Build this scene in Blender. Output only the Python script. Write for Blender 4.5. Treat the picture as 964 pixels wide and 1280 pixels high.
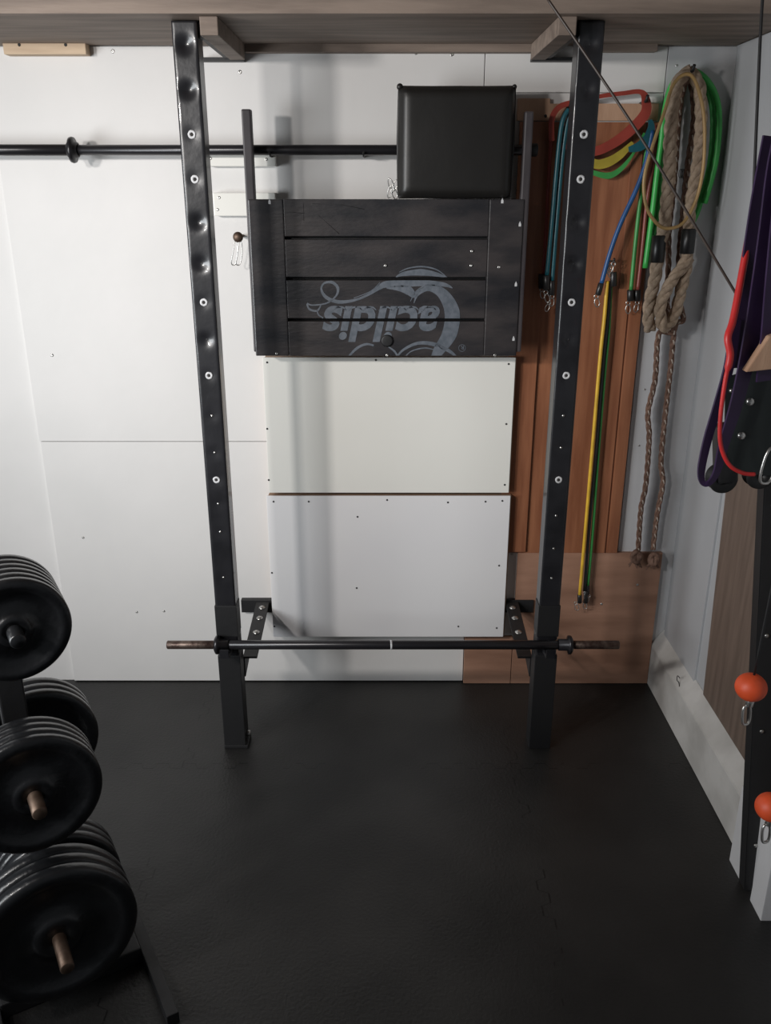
import bpy, bmesh, math, random
from mathutils import Vector, Matrix
random.seed(7)
for o in list(bpy.data.objects): bpy.data.objects.remove(o)
S = bpy.context.scene; C = S.collection
V = Vector
# ---------------------------------------------------------------- camera
F = 1085.0; PITCH = math.radians(20.4); CY = -2.452; CZ = 1.5
cd = bpy.data.cameras.new('camera'); cam = bpy.data.objects.new('camera', cd); C.objects.link(cam)
cd.sensor_fit = 'HORIZONTAL'; cd.sensor_width = 36; cd.lens = F/964*36; cd.clip_start = 0.05
cam.location = (0, CY, CZ); cam.rotation_euler = (math.pi/2-PITCH, 0, 0); S.camera = cam
# ---------------------------------------------------------------- light
w = bpy.data.worlds.new('World'); S.world = w; w.use_nodes = True
w.node_tree.nodes['Background'].inputs[0].default_value = (0.86, 0.93, 1.0, 1)
w.node_tree.nodes['Background'].inputs[1].default_value = 0.11
def area(name, loc, target, size, power, col, sy=None):
    l = bpy.data.lights.new(name, 'AREA'); l.energy = power; l.color = col; l.size = size
    if sy: l.shape = 'RECTANGLE'; l.size_y = sy
    o = bpy.data.objects.new(name, l); C.objects.link(o); o.location = loc
    o.rotation_euler = (V(target)-V(loc)).to_track_quat('-Z', 'Y').to_euler(); return o
for nm, lx, pw, colr in (('lamp_near', -1.73, 8.0, (1.0, 0.955, 0.92)), ('lamp_far', -1.26, 5.0, (1.0, 0.965, 0.935))):
    area(nm, (lx, -2.05, 1.82), (0.0, 0, 1.0), 0.13, pw, colr).data.spread = math.radians(95)
area('fill_broad', (-2.05, -1.75, 1.15), (0.25, 0, 1.0), 1.0, 15, (0.93, 0.97, 1.0), 0.9).data.spread = math.radians(100)  # added soft fill from the left, not a real lamp; lightens the shadows
S.view_settings.view_transform = 'Standard'; S.view_settings.look = 'None'
S.view_settings.gamma = 1; S.view_settings.use_curve_mapping = False; S.view_settings.exposure = -0.24
# ---------------------------------------------------------------- pixel -> world helpers
cp, sp = math.cos(PITCH), math.sin(PITCH)
def ray(px, py): return V((px-482, F*cp - (py-640)*(sp), -F*sp - (py-640)*cp))
def at(px, py, Y):
    d = ray(px, py); return V((0, CY, CZ)) + d*((Y-CY)/d.y)
def atx(px, py, X):
    d = ray(px, py); return V((0, CY, CZ)) + d*(X/d.x)
def atz(px, py, Z=0):
    d = ray(px, py); return V((0, CY, CZ)) + d*((Z-CZ)/d.z)
def z4(x, y): return (760+x/4.265, y/4.265)
def z5(x, y): return (290+x/2.537, 230+y/2.537)
def z6(x, y): return (640+x/3.0125, 100+y/3.0125)
def z7(x, y): return (680+x/3.394, 400+y/3.394)
def z8(x, y): return (860+x/3.769, 300+y/3.765)
def zs(fn, pts, Y): return [at(*fn(*p[:2]), p[2] if len(p) > 2 else Y) for p in pts]
# ---------------------------------------------------------------- materials
def mat(name, col, rough=0.6, metal=0.0, spec=0.5, col2=None, scale=8.0, stretch=(1,1,1), bump=0.0, bscale=60.0, detail=4, ramp=(0.35,0.65), coat=0):
    m = bpy.data.materials.new(name); m.use_nodes = True; nt = m.node_tree; b = nt.nodes['Principled BSDF']
    b.inputs['Base Color'].default_value = (*col, 1); b.inputs['Roughness'].default_value = rough
    b.inputs['Metallic'].default_value = metal; b.inputs['Specular IOR Level'].default_value = spec
    b.inputs['Coat Weight'].default_value = coat
    tc = nt.nodes.new('ShaderNodeNewGeometry'); mp = nt.nodes.new('ShaderNodeMapping')
    mp.inputs['Scale'].default_value = stretch; nt.links.new(tc.outputs['Position'], mp.inputs['Vector'])
    n = nt.nodes.new('ShaderNodeTexNoise'); n.inputs['Scale'].default_value = scale; n.inputs['Detail'].default_value = detail
    nt.links.new(mp.outputs[0], n.inputs['Vector'])
    r = nt.nodes.new('ShaderNodeValToRGB'); c2 = col2 or tuple(c*0.88 for c in col)
    r.color_ramp.elements[0].position = ramp[0]; r.color_ramp.elements[1].position = ramp[1]
    r.color_ramp.elements[0].color = (*c2, 1); r.color_ramp.elements[1].color = (*col, 1)
    nt.links.new(n.outputs['Fac'], r.inputs['Fac']); nt.links.new(r.outputs['Color'], b.inputs['Base Color'])
    if bump:
        n2 = nt.nodes.new('ShaderNodeTexNoise'); n2.inputs['Scale'].default_value = bscale; n2.inputs['Detail'].default_value = 3
        nt.links.new(mp.outputs[0], n2.inputs['Vector'])
        bp = nt.nodes.new('ShaderNodeBump'); bp.inputs['Strength'].default_value = bump; bp.inputs['Distance'].default_value = 0.003
        nt.links.new(n2.outputs['Fac'], bp.inputs['Height']); nt.links.new(bp.outputs[0], b.inputs['Normal'])
    return m
M = {}
M['wall'] = mat('white_wall_paint', (0.74, 0.725, 0.71), 0.5, col2=(0.69, 0.68, 0.665), scale=2.5, bump=0.15, bscale=25)
M['board'] = mat('white_laminate', (0.78, 0.77, 0.77), 0.4, col2=(0.75, 0.74, 0.75), scale=3)
M['board_warm'] = mat('white_board_ivory', (0.80, 0.79, 0.74), 0.4, col2=(0.77, 0.76, 0.71), scale=3)
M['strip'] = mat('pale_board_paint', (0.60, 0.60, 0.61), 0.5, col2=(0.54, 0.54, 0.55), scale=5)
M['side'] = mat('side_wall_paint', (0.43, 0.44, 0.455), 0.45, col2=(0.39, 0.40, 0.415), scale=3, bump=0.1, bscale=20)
M['mortar'] = mat('painted_ledge', (0.55, 0.54, 0.52), 0.7, col2=(0.42, 0.41, 0.39), scale=9, bump=0.4, bscale=30)
M['seam'] = mat('seam_dark', (0.03, 0.027, 0.025), 0.9)
M['black'] = mat('black_gloss_steel', (0.018, 0.018, 0.021), 0.34, 0.0, 0.6, col2=(0.011, 0.011, 0.013), scale=14, bump=0.2, bscale=35, coat=0.25)
M['blackflat'] = mat('black_matt_steel', (0.013, 0.013, 0.014), 0.55, bump=0.15)
M['bar'] = mat('black_bar_steel', (0.02, 0.019, 0.022), 0.3, 0.3, 0.6)
M['rust'] = mat('worn_bare_steel', (0.16, 0.12, 0.10), 0.45, 0.7, 0.5, col2=(0.06, 0.035, 0.03), scale=60, bump=0.4, bscale=120)
M['peg'] = mat('tarnished_brass_peg', (0.17, 0.12, 0.09), 0.5, 0.7, col2=(0.08, 0.05, 0.035), scale=40)
M['chrome'] = mat('zinc_steel', (0.62, 0.61, 0.59), 0.28, 0.9, col2=(0.45, 0.44, 0.42), scale=50)
M['chip'] = mat('chipped_white_edge', (0.62, 0.62, 0.63), 0.6, col2=(0.35, 0.35, 0.36), scale=120, ramp=(0.3, 0.5))
M['plate'] = mat('black_enamel_iron', (0.014, 0.015, 0.017), 0.33, 0.0, 0.55, col2=(0.009, 0.0095, 0.011), scale=20, bump=0.35, bscale=70, coat=0.15)
M['vinyl'] = mat('black_vinyl', (0.014, 0.013, 0.012), 0.42, 0, 0.45, bump=0.25, bscale=18)
M['table'] = mat('black_painted_wood', (0.042, 0.036, 0.036), 0.42, 0, 0.5, col2=(0.012, 0.012, 0.015), scale=6, stretch=(1, 1, 3), bump=0.2, bscale=50, coat=0.2)
M['leg'] = mat('dark_painted_batten', (0.06, 0.052, 0.055), 0.5, col2=(0.035, 0.03, 0.033), scale=9, stretch=(4, 4, 1))
M['print'] = mat('grey_ink', (0.125, 0.14, 0.165), 0.5, col2=(0.085, 0.10, 0.12), scale=70)
M['shelfwood'] = mat('raw_pine_shelf', (0.27, 0.21, 0.17), 0.65, col2=(0.17, 0.13, 0.105), scale=6, stretch=(0.6, 5, 5), bump=0.3, bscale=40)
M['orangewood'] = mat('orange_pine', (0.36, 0.17, 0.09), 0.6, col2=(0.25, 0.11, 0.055), scale=7, stretch=(0.6, 5, 5))
M['cleat'] = mat('fresh_pine', (0.62, 0.47, 0.32), 0.6, col2=(0.50, 0.36, 0.24), scale=10, stretch=(0.6, 4, 5))
M['ply'] = mat('light_plywood', (0.52, 0.33, 0.22), 0.6, col2=(0.42, 0.25, 0.16), scale=6, stretch=(5, 5, 0.8), bump=0.15)
M['brown'] = mat('red_brown_veneer', (0.32, 0.13, 0.064), 0.45, col2=(0.22, 0.08, 0.038), scale=9, stretch=(6, 6, 0.5), detail=8, bump=0.1)
M['lowply'] = mat('lower_plywood', (0.38, 0.21, 0.14), 0.65, col2=(0.24, 0.125, 0.08), scale=5, stretch=(0.7, 4, 3), detail=8, bump=0.15)
M['darkply'] = mat('grey_brown_laminate', (0.17, 0.125, 0.10), 0.5, col2=(0.12, 0.088, 0.07), scale=8, stretch=(6, 6, 0.5))
M['plyedge'] = mat('plywood_edge', (0.35, 0.22, 0.14), 0.7)
M['floorrubber'] = None
M['hemp'] = mat('hemp_fibre', (0.50, 0.38, 0.28), 0.9, col2=(0.34, 0.25, 0.175), scale=80, bump=0.6, bscale=220)
M['thinrope'] = mat('brown_braid', (0.27, 0.16, 0.115), 0.85, col2=(0.15, 0.08, 0.055), scale=90, bump=0.5, bscale=200)
M['fleck'] = mat('pale_rope_fleck', (0.62, 0.52, 0.44), 0.9)
M['tape'] = mat('black_tape', (0.015, 0.015, 0.015), 0.35)
def rub(n, c, r=0.4): M[n] = mat(n+'_rubber', c, r, col2=tuple(x*0.75 for x in c), scale=20)
rub('green', (0.06, 0.50, 0.10)); rub('dgreen', (0.05, 0.30, 0.07)); rub('teal', (0.008, 0.10, 0.13)); rub('blue', (0.015, 0.085, 0.25))
rub('red', (0.30, 0.045, 0.03)); rub('maroon', (0.30, 0.07, 0.055)); rub('yellow', (0.75, 0.46, 0.04)); rub('olive', (0.42, 0.33, 0.04))
rub('tan', (0.52, 0.33, 0.13)); rub('purple', (0.032, 0.012, 0.058), 0.55); rub('redband', (0.62, 0.03, 0.03)); rub('orange', (0.85, 0.105, 0.03), 0.5)
rub('blackrub', (0.012, 0.012, 0.012), 0.5)
# rubber floor with interlocking seams
def floor_mat():
    m = mat('rubber_gym_mat', (0.025, 0.024, 0.023), 0.45, 0, 0.45, col2=(0.009, 0.009, 0.009), scale=3.2, bump=0.35, bscale=130, detail=9, ramp=(0.3, 0.7))
    nt = m.node_tree; b = nt.nodes['Principled BSDF']
    g = nt.nodes.new('ShaderNodeNewGeometry'); s = nt.nodes.new('ShaderNodeSeparateXYZ'); nt.links.new(g.outputs['Position'], s.inputs[0])
    def mt(op, a, bb=None, cc=None):
        n = nt.nodes.new('ShaderNodeMath'); n.operation = op
        for i, v in enumerate((a, bb, cc)):
            if v is None: continue
            if isinstance(v, (int, float)): n.inputs[i].default_value = v
            else: nt.links.new(v, n.inputs[i])
        return n.outputs[0]
    def seam(u, v, off, per):
        wv = mt('SINE', mt('MULTIPLY', v, 2*math.pi/0.075))
        wv = mt('MULTIPLY', mt('MINIMUM', mt('MAXIMUM', mt('MULTIPLY', wv, 2.5), -1.0), 1.0), 0.011)
        q = mt('ADD', mt('SUBTRACT', u, off), wv)
        q = mt('PINGPONG', q, per/2)
        q = mt('MINIMUM', mt('ABSOLUTE', q), 10.0)
        return mt('LESS_THAN', q, 0.0018)
    k = mt('MAXIMUM', seam(s.outputs['Y'], s.outputs['X'], -0.44, 0.86), seam(s.outputs['X'], s.outputs['Y'], -0.553, 0.913))
    mx = nt.nodes.new('ShaderNodeMix'); mx.data_type = 'RGBA'
    src = b.inputs['Base Color'].links[0].from_socket
    nz = nt.nodes.new('ShaderNodeTexNoise'); nz.inputs['Scale'].default_value = 6
    nt.links.new(g.outputs['Position'], nz.inputs['Vector'])
    k2 = mt('MULTIPLY', k, mt('GREATER_THAN', nz.outputs['Fac'], 0.5))
    nt.links.new(k2, mx.inputs[0]); nt.links.new(src, mx.inputs[6]); mx.inputs[7].default_value = (0.003, 0.003, 0.003, 1)
    nt.links.new(mx.outputs[2], b.inputs['Base Color'])
    return m
M['floorrubber'] = floor_mat()
# ---------------------------------------------------------------- mesh helpers
def box(bm, a, b, bev=0.0):
    a, b = V(a), V(b); lo = V([min(a[i], b[i]) for i in range(3)]); hi = V([max(a[i], b[i]) for i in range(3)])
    r = bmesh.ops.create_cube(bm, size=1); vs = r['verts']
    for v in vs: v.co = V([lo[i] + (v.co[i]+0.5)*(hi[i]-lo[i]) for i in range(3)])
    if bev:
        es = list({e for v in vs for e in v.link_edges})
        bmesh.ops.bevel(bm, geom=es, offset=bev, segments=2, affect='EDGES', profile=0.6)
def obox(bm, c, ax, ay, az, hx, hy, hz, bev=0.0):
    t = bmesh.new(); box(t, (-hx, -hy, -hz), (hx, hy, hz), bev)
    m = Matrix((ax, ay, az)).transposed().to_4x4(); m.translation = V(c); t.transform(m)
    me = bpy.data.meshes.new('t'); t.to_mesh(me); bm.from_mesh(me); bpy.data.meshes.remove(me); t.free()
def prism(bm, pts, d, bev=0.0):
    d = V(d); a = [bm.verts.new(V(p)) for p in pts]; b = [bm.verts.new(V(p)+d) for p in pts]; n = len(a)
    fs = [bm.faces.new(a), bm.faces.new(b[::-1])]
    for i in range(n): fs.append(bm.faces.new((a[i], b[i], b[(i+1) % n], a[(i+1) % n])))
    bmesh.ops.recalc_face_normals(bm, faces=fs)
    if bev:
        es = list({e for f in fs for e in f.edges}); bmesh.ops.bevel(bm, geom=es, offset=bev, segments=2, affect='EDGES')
def smooth_path(pts, n=8, closed=False):
    pts = [V(p) for p in pts]
    if len(pts) < 3: return pts
    out = []; N = len(pts)
    rng = range(N) if closed else range(N-1)
    for i in rng:
        g = (lambda k: pts[k % N]) if closed else (lambda k: pts[min(max(k, 0), N-1)])
        p0, p1, p2, p3 = g(i-1), g(i), g(i+1), g(i+2)
        for k in range(n):
            t = k/n
            out.append(0.5*((2*p1)+(-p0+p2)*t+(2*p0-5*p1+4*p2-p3)*t*t+(-p0+3*p1-3*p2+p3)*t**3))
    if not closed: out.append(pts[-1])
    return out
def frames(pts, closed=False):
    N = len(pts); T = []
    for i in range(N):
        a = pts[(i-1) % N] if closed else pts[max(i-1, 0)]; b = pts[(i+1) % N] if closed else pts[min(i+1, N-1)]
        T.append((b-a).normalized())
    n = T[0].orthogonal().normalized(); out = []
    for i in range(N):
        n = (n - T[i]*n.dot(T[i])).normalized(); out.append((n.copy(), T[i].cross(n)))
    return T, out
def tube(bm, pts, r, seg=10, closed=False, smooth=0, caps=True):
    if smooth: pts = smooth_path(pts, smooth, closed)
    pts = [V(p) for p in pts]; T, fr = frames(pts, closed); rings = []
    for i, p in enumerate(pts):
        rr = r[i] if isinstance(r, (list, tuple)) else (r(i/(len(pts)-1)) if callable(r) else r)
        n, b = fr[i]; rings.append([bm.verts.new(p+(n*math.cos(2*math.pi*k/seg)+b*math.sin(2*math.pi*k/seg))*rr) for k in range(seg)])
    N = len(rings)
    for i in range(N if closed else N-1):
        a, b = rings[i], rings[(i+1) % N]
        for k in range(seg):
            f = bm.faces.new((a[k], a[(k+1) % seg], b[(k+1) % seg], b[k])); f.smooth = True
    if not closed and caps: bm.faces.new(rings[0][::-1]); bm.faces.new(rings[-1])
def rope(bm, pts, r, pitch, smooth=8, strands=3, seg=7):
    pts = smooth_path(pts, smooth)
    # resample
    res = [pts[0]]; step = pitch/9; acc = 0
    for a, b in zip(pts, pts[1:]):
        L = (b-a).length; d = step-acc
        while d <= L: res.append(a.lerp(b, d/L)); d += step
        acc = (acc+L) % step if L else acc
    T, fr = frames(res)
    for s in range(strands):
        q = []
        for i, p in enumerate(res):
            n, b = fr[i]; a = 2*math.pi*(s/strands + i*step/pitch/1.0/strands)
            q.append(p+(n*math.cos(a)+b*math.sin(a))*r*0.46)
        tube(bm, q, r*0.60, seg)
def lathe(bm, prof, o, ax, seg=48, closed=True):
    o, ax = V(o), V(ax).normalized(); n = ax.orthogonal().normalized(); b = ax.cross(n); rings = []
    for (r, h) in prof:
        if r < 1e-6: rings.append([bm.verts.new(o+ax*h)])
        else: rings.append([bm.verts.new(o+ax*h+(n*math.cos(2*math.pi*k/seg)+b*math.sin(2*math.pi*k/seg))*r) for k in range(seg)])
    N = len(rings); fs = []
    for i in range(N if closed else N-1):
        A, B = rings[i], rings[(i+1) % N]
        if len(A) == 1 and len(B) == 1: continue
        for k in range(seg):
            k2 = (k+1) % seg
            if len(A) == 1: f = bm.faces.new((A[0], B[k2], B[k]))
            elif len(B) == 1: f = bm.faces.new((A[k], A[k2], B[0]))
            else: f = bm.faces.new((A[k], A[k2], B[k2], B[k]))
            f.smooth = True; fs.append(f)
    bmesh.ops.recalc_face_normals(bm, faces=fs)
def cyl(bm, a, b, r, seg=20):
    a, b = V(a), V(b); L = (b-a).length; c = min(r*0.15, L*0.2)
    lathe(bm, [(0, 0), (r-c, 0), (r, c), (r, L-c), (r-c, L), (0, L)], a, b-a, seg, closed=False)
def ball(bm, c, r, seg=24, sc=(1, 1, 1)):
    x = bmesh.ops.create_uvsphere(bm, u_segments=seg, v_segments=seg//2, radius=r)
    for v in x['verts']: v.co = V((v.co.x*sc[0], v.co.y*sc[1], v.co.z*sc[2]))+V(c)
    for v in x['verts']:
        for f in v.link_faces: f.smooth = True
def ribbon(bm, pts, w, th, nrm, smooth=6, closed=False):
    """flat strap: width vector is perpendicular to path and to nrm"""
    ws = w if isinstance(w, (list, tuple)) else [w]*len(pts)
    P = smooth_path([V(p) for p in pts], smooth, closed); N = len(P); n0 = len(pts)
    T, _ = frames(P, closed); rings = []
    for i, p in enumerate(P):
        t = i/smooth if smooth else i; k = int(min(t, n0-1)); k2 = (k+1) % n0 if closed else min(k+1, n0-1)
        ww = ws[k]*(1-(t-k))+ws[k2]*(t-k)
        nn = V(nrm(p) if callable(nrm) else nrm).normalized(); s = T[i].cross(nn)
        if s.length < 1e-4: s = V((0, 0, 1))
        s = s.normalized()*ww/2; nn = nn*th/2
        rings.append([bm.verts.new(p+s+nn), bm.verts.new(p-s+nn), bm.verts.new(p-s-nn), bm.verts.new(p+s-nn)])
    fs = []
    for i in range(N if closed else N-1):
        a, b = rings[i], rings[(i+1) % N]
        for k in range(4):
            f = bm.faces.new((a[k], a[(k+1) % 4], b[(k+1) % 4], b[k])); fs.append(f)
    if not closed: fs.append(bm.faces.new(rings[0][::-1])); fs.append(bm.faces.new(rings[-1]))
    bmesh.ops.recalc_face_normals(bm, faces=fs)
# ---------------------------------------------------------------- object helpers
def wloc(o):
    p = V(o.location)
    while o.parent: o = o.parent; p += o.location
    return p
def obj(name, bm, m, parent=None, base=False):
    cs = [v.co for v in bm.verts]; lo = V([min(c[i] for c in cs) for i in range(3)]); hi = V([max(c[i] for c in cs) for i in range(3)])
    c = (lo+hi)/2
    if base: c.z = lo.z
    bmesh.ops.translate(bm, verts=bm.verts, vec=-c)
    me = bpy.data.meshes.new(name); bm.to_mesh(me); bm.free()
    me.materials.append(M[m] if isinstance(m, str) else m)
    o = bpy.data.objects.new(name, me); C.objects.link(o)
    if parent: o.parent = parent; o.location = c-wloc(parent)
    else: o.location = c
    return o
def tag(o, label, cat, group=None):
    o['label'] = label; o['category'] = cat
    if group: o['group'] = group
    return o
def thing(name, label, cat, loc, group=None):
    o = bpy.data.objects.new(name, None); C.objects.link(o); o.location = loc; o.empty_display_size = 0.05
    return tag(o, label, cat, group)
def struct(name, bm, m, parent=None):
    o = obj(name, bm, m, parent)
    if not parent: o['kind'] = 'structure'
    return o
def B(*args, bev=0.0):
    bm = bmesh.new(); box(bm, *args, bev=bev); return bm
def nb(): return bmesh.new()
def screws(parent, pts, Y, r=0.004, m='chrome', name='screw'):
    for p in pts:
        q = at(p[0], p[1], Y); bm = nb(); lathe(bm, [(0, 0), (r, 0), (r*0.9, 0.0012), (r*0.3, 0.0016), (r*0.2, 0.001), (0, 0.001)], q+V((0, 0.0003, 0)), (0, -1, 0), 14, False)
        obj(name, bm, m, parent)
def pbox(x0, y0, x1, y1, Y, depth, bev=0.0):
    """board whose front face on plane Y covers the vertical slab; X from mid height"""
    a, b = at(x0, y0, Y), at(x1, y1, Y); return B((a.x, Y, a.z), (b.x, Y+depth, b.z), bev=bev)
SX = 0.885
# ================================================================ SETTING
struct('floor', B((-1.7, -2.9, -0.03), (SX+0.1, 0.05, 0)), 'floorrubber')
struct('wall_back', B((-1.7, 0.012, 0), (SX+0.1, 0.06, 2.3)), 'wall')
struct('ceiling', B((-2.6, -3.2, 2.3), (SX+0.1, 0.06, 2.34)), 'shelfwood')
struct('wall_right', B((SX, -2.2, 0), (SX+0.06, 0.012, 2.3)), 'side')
# sloping ledge / plinth along right wall
bm = nb(); prism(bm, [(0.847, -0.80, 0), (0.847, -0.80, 0.142), (0.853, -0.80, 0.15), (SX, -0.80, 0.192), (SX, -0.80, 0)], (0, 0.80, 0), 0.002)
struct('baseboard_right', bm, 'mortar')
bm = nb()
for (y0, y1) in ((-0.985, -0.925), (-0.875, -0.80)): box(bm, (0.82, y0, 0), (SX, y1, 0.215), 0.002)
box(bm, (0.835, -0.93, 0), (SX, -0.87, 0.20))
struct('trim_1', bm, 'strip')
# white panels on the back wall
sx = at(49, 551, 0).x; zseam = at(200, 552, 0).z; x328 = at(330, 552, 0).x; ztop = 1.836
xr = at(606, 85, 0).x; xs = at(836, 60, 0).x; zt2 = at(700, 116, 0).z
EW = at(580, 820, 0).x
bm = nb(); box(bm, (sx, 0, zseam+0.001), (xr-0.001, 0.012, ztop), 0.0008); p = struct('trim_2', bm, 'wall')
screws(p, [(65, 444), (141, 64), (300, 90), (520, 66), (565, 68)], 0, 0.005)
bm = nb(); box(bm, (sx+0.003, 0, 0.004), (EW-0.002, 0.012, zseam-0.001), 0.0008); p = struct('trim_3', bm, 'wall')
screws(p, [(104, 672), (171, 765), (205, 764)], 0, 0.004)
bm = nb(); box(bm, (xr+0.001, 0, zt2+0.001), (xs-0.001, 0.012, ztop), 0.0008); struct('trim_4', bm, 'wall')
bm = nb(); box(bm, (xr+0.001, 0, 0.3), (xs-0.001, 0.012, zt2-0.001), 0.0008); struct('trim_5', bm, 'wall')
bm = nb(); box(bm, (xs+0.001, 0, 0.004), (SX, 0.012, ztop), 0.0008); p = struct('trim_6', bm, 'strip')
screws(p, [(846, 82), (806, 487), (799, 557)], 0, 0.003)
# grey vertical trim board on side wall near the corner
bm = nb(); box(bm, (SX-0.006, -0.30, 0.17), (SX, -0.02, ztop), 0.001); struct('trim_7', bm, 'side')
# ================================================================ SHELF
zsh = 1.838
bm = nb(); box(bm, (-1.6, -0.425, zsh), (SX, 0.0, zsh+0.031), 0.002)
tag(obj('shelf_board', bm, 'shelfwood'), 'long grey pine shelf board across the top, resting on the rack', 'shelf')
bm = nb(); box(bm, (-1.6, -0.41, zsh+0.0315), (0.9*SX, -0.2, zsh+0.075), 0.002)
tag(obj('plank', bm, 'orangewood'), 'orange wooden plank lying on top of the shelf board', 'plank')
p = pbox(305, 47, 672, 65, -0.03, 0.03, 0.001)
tag(obj('support_batten', p, 'shelfwood'), 'long brown batten under the shelf between the two black posts', 'batten')
p = pbox(112, 47, 214, 54, -0.02, 0.02, 0.001)
tag(obj('support_batten', p, 'shelfwood'), 'thin brown batten under the shelf left of the left post', 'batten')
p = pbox(752, 44, 822, 64, -0.03, 0.03, 0.001)
tag(obj('support_batten', p, 'shelfwood'), 'short brown batten under the shelf right of the right post', 'batten')
t = thing('shelf_cleat', 'pale pine block under the shelf at the top left corner', 'block', at(60, 68, -0.02))
o = obj('block', pbox(2, 47, 108, 68, -0.035, 0.035, 0.002), 'cleat', t); screws(t, [(24, 56), (82, 56)], -0.035, 0.004, 'blackflat')
# ================================================================ BACK WALL WOOD
Yw = -0.012
xa, xb = at(650, 400, Yw).x, at(797, 435, Yw).x
zA, zB = at(700, 152, Yw).z, at(700, 691, Yw).z
bm = nb(); box(bm, (xa, Yw, zB), (xb, 0, zA-0.001), 0.001)
for (u0, u1) in ((0.80, 0.885), (0.90, 1.0)):
    box(bm, (xa+(xb-xa)*u0, Yw-0.004, zB+0.001), (xa+(xb-xa)*u1, Yw, zA-0.002), 0.001)
tag(obj('veneer_panel', bm, 'brown'), 'tall red-brown wooden wall panel behind the coloured resistance tubes', 'panel')
a = at(648, 123, -0.014); b = at(822, 151, -0.014)
bm = nb(); box(bm, (a.x, -0.014, b.z+0.0005), (at(688, 123, -0.014).x, 0, a.z)); box(bm, (at(688, 123, -0.014).x, -0.014, b.z+0.0005), (b.x, 0, a.z-0.012))
t = tag(obj('plywood_strip', bm, 'ply'), 'pale plywood strip above the red-brown wall panel', 'plywood'); screws(t, [(682, 145)], -0.014, 0.004, 'blackflat')
# lighter strips left of the panel (beside the black table top)
bm = nb(); box(bm, (at(648, 200, -0.02).x, -0.02, at(640, 690, -0.02).z), (at(687, 200, -0.02).x, Yw, at(650, 152, -0.02).z), 0.001)
tag(obj('plywood_strip', bm, 'brown'), 'upright brown board just right of the black slatted top', 'plywood')
a = at(822, 691, -0.014); zl = a.z
xl = at(640, 820, -0.014).x
bm = nb(); box(bm, (xl+0.001, -0.014, 0.002), (0.846, 0.0, zl-0.001), 0.001)
t = tag(obj('plywood_sheet', bm, 'lowply'), 'low brown plywood sheet in the right corner at floor level', 'plywood')
screws(t, [(640, 693), (797, 731), (752, 755)], -0.014, 0.004)
box0 = nb(); box(box0, (EW, -0.014, 0.002), (xl-0.001, 0, at(600, 797, -0.014).z), 0.001)
tag(obj('plywood_sheet', box0, 'lowply'), 'small plywood piece at floor level under the lower white board', 'plywood')
# ================================================================ WHITE BOARDS under slatted top
Yb = -0.045
def wboard(px0, py0, px1, py1, m, label, sc):
    a, b = at(px0, py0, Yb), at(px1, py1, Yb)
    t = thing('white_board', label, 'board', ((a.x+b.x)/2, Yb+0.01, b.z))
    bm = nb(); box(bm, (a.x, Yb, b.z), (b.x, Yb+0.006, a.z), 0.001); obj('face_sheet', bm, m, t)
    bm = nb(); box(bm, (a.x+0.004, Yb+0.006, b.z+0.002), (b.x+0.004, -0.0145 if b.x > xl else 0, a.z-0.002), 0.001); obj('plywood_core', bm, 'plyedge', t)
    screws(t, sc, Yb, 0.003, 'blackflat')
xb0 = at(333, 616, Yb)
wboard(328, 447, 636, 616, 'board_warm', 'upper white board directly below the black slatted top',
       [(334, 453), (334, 536), (336, 600), (636, 455), (633, 530), (631, 606), (470, 450)])
wboard(333, 620, 629, 796, 'board', 'lower white board hanging just above the long bar',
       [(342, 627), (386, 627), (484, 625), (607, 627), (628, 626), (340, 716), (343, 783), (624, 707), (621, 785), (573, 783), (447, 646), (446, 735), (560, 628)])
# ================================================================ SLATTED TABLE TOP
Yt0, Yt1 = -0.125, -0.095
P = lambda x, y: at(x, y, Yt0)
L_, R_, T_, Bo = P(314, 440).x, P(649, 400).x, P(480, 249).z, P(480, 445).z
L_ = (P(313, 260).x+P(317, 440).x)/2; R_ = (P(655, 260).x+P(646, 440).x)/2
iL, iR = P(358, 350).x, P(608, 350).x
t = thing('slatted_table_top', 'black slatted wooden top with grey upside-down script print, fixed flat against the wall', 'table top', ((L_+R_)/2, -0.1, Bo))
slots = [(P(480, 295.5).z, P(480, 299.5).z), (P(480, 346.5).z, P(480, 350.5).z), (P(480, 398).z, P(480, 402).z)]
bm = nb(); box(bm, (L_, Yt0, Bo), (iL-0.0006, Yt1, T_), 0.003); obj('stile', bm, 'table', t)
bm = nb(); box(bm, (iR+0.0006, Yt0, Bo), (R_, Yt1, T_), 0.003)
obj('stile', bm, 'table', t)
ed = [T_]+[z for s in slots for z in s]+[Bo]
for i in range(4):
    bm = nb(); box(bm, (iL, Yt0+0.0015, ed[2*i+1]), (iR, Yt1, ed[2*i]), 0.0015); obj('slat', bm, 'table', t)
bm = nb(); box(bm, (L_+0.01, Yt1+0.0005, Bo+0.01), (R_-0.01, Yt1+0.01, T_-0.01)); obj('backing_board', bm, 'blackflat', t)
for (a, b) in (((301, 136), (313, 246)), ((657, 139), (668, 246))):
    x0, x1 = P(*a).x, P(b[0], a[1]).x; zt = P(*a).z
    bm = nb(); 
    if a[0] < 482: box(bm, (x0, Yt0+0.003, Bo+0.01), (x1, Yt1+0.002, zt), 0.004)
    else: box(bm, (x0, Yt0+0.003, Bo+0.01), (x1, Yt1+0.002, zt), 0.004)
    obj('leg', bm, 'leg', t)
sc = [(482, 332), (590, 314), (589, 332), (624, 334), (484, 444), (346, 442), (619, 444)]
screws(t, sc, Yt0, 0.0042)
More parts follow.
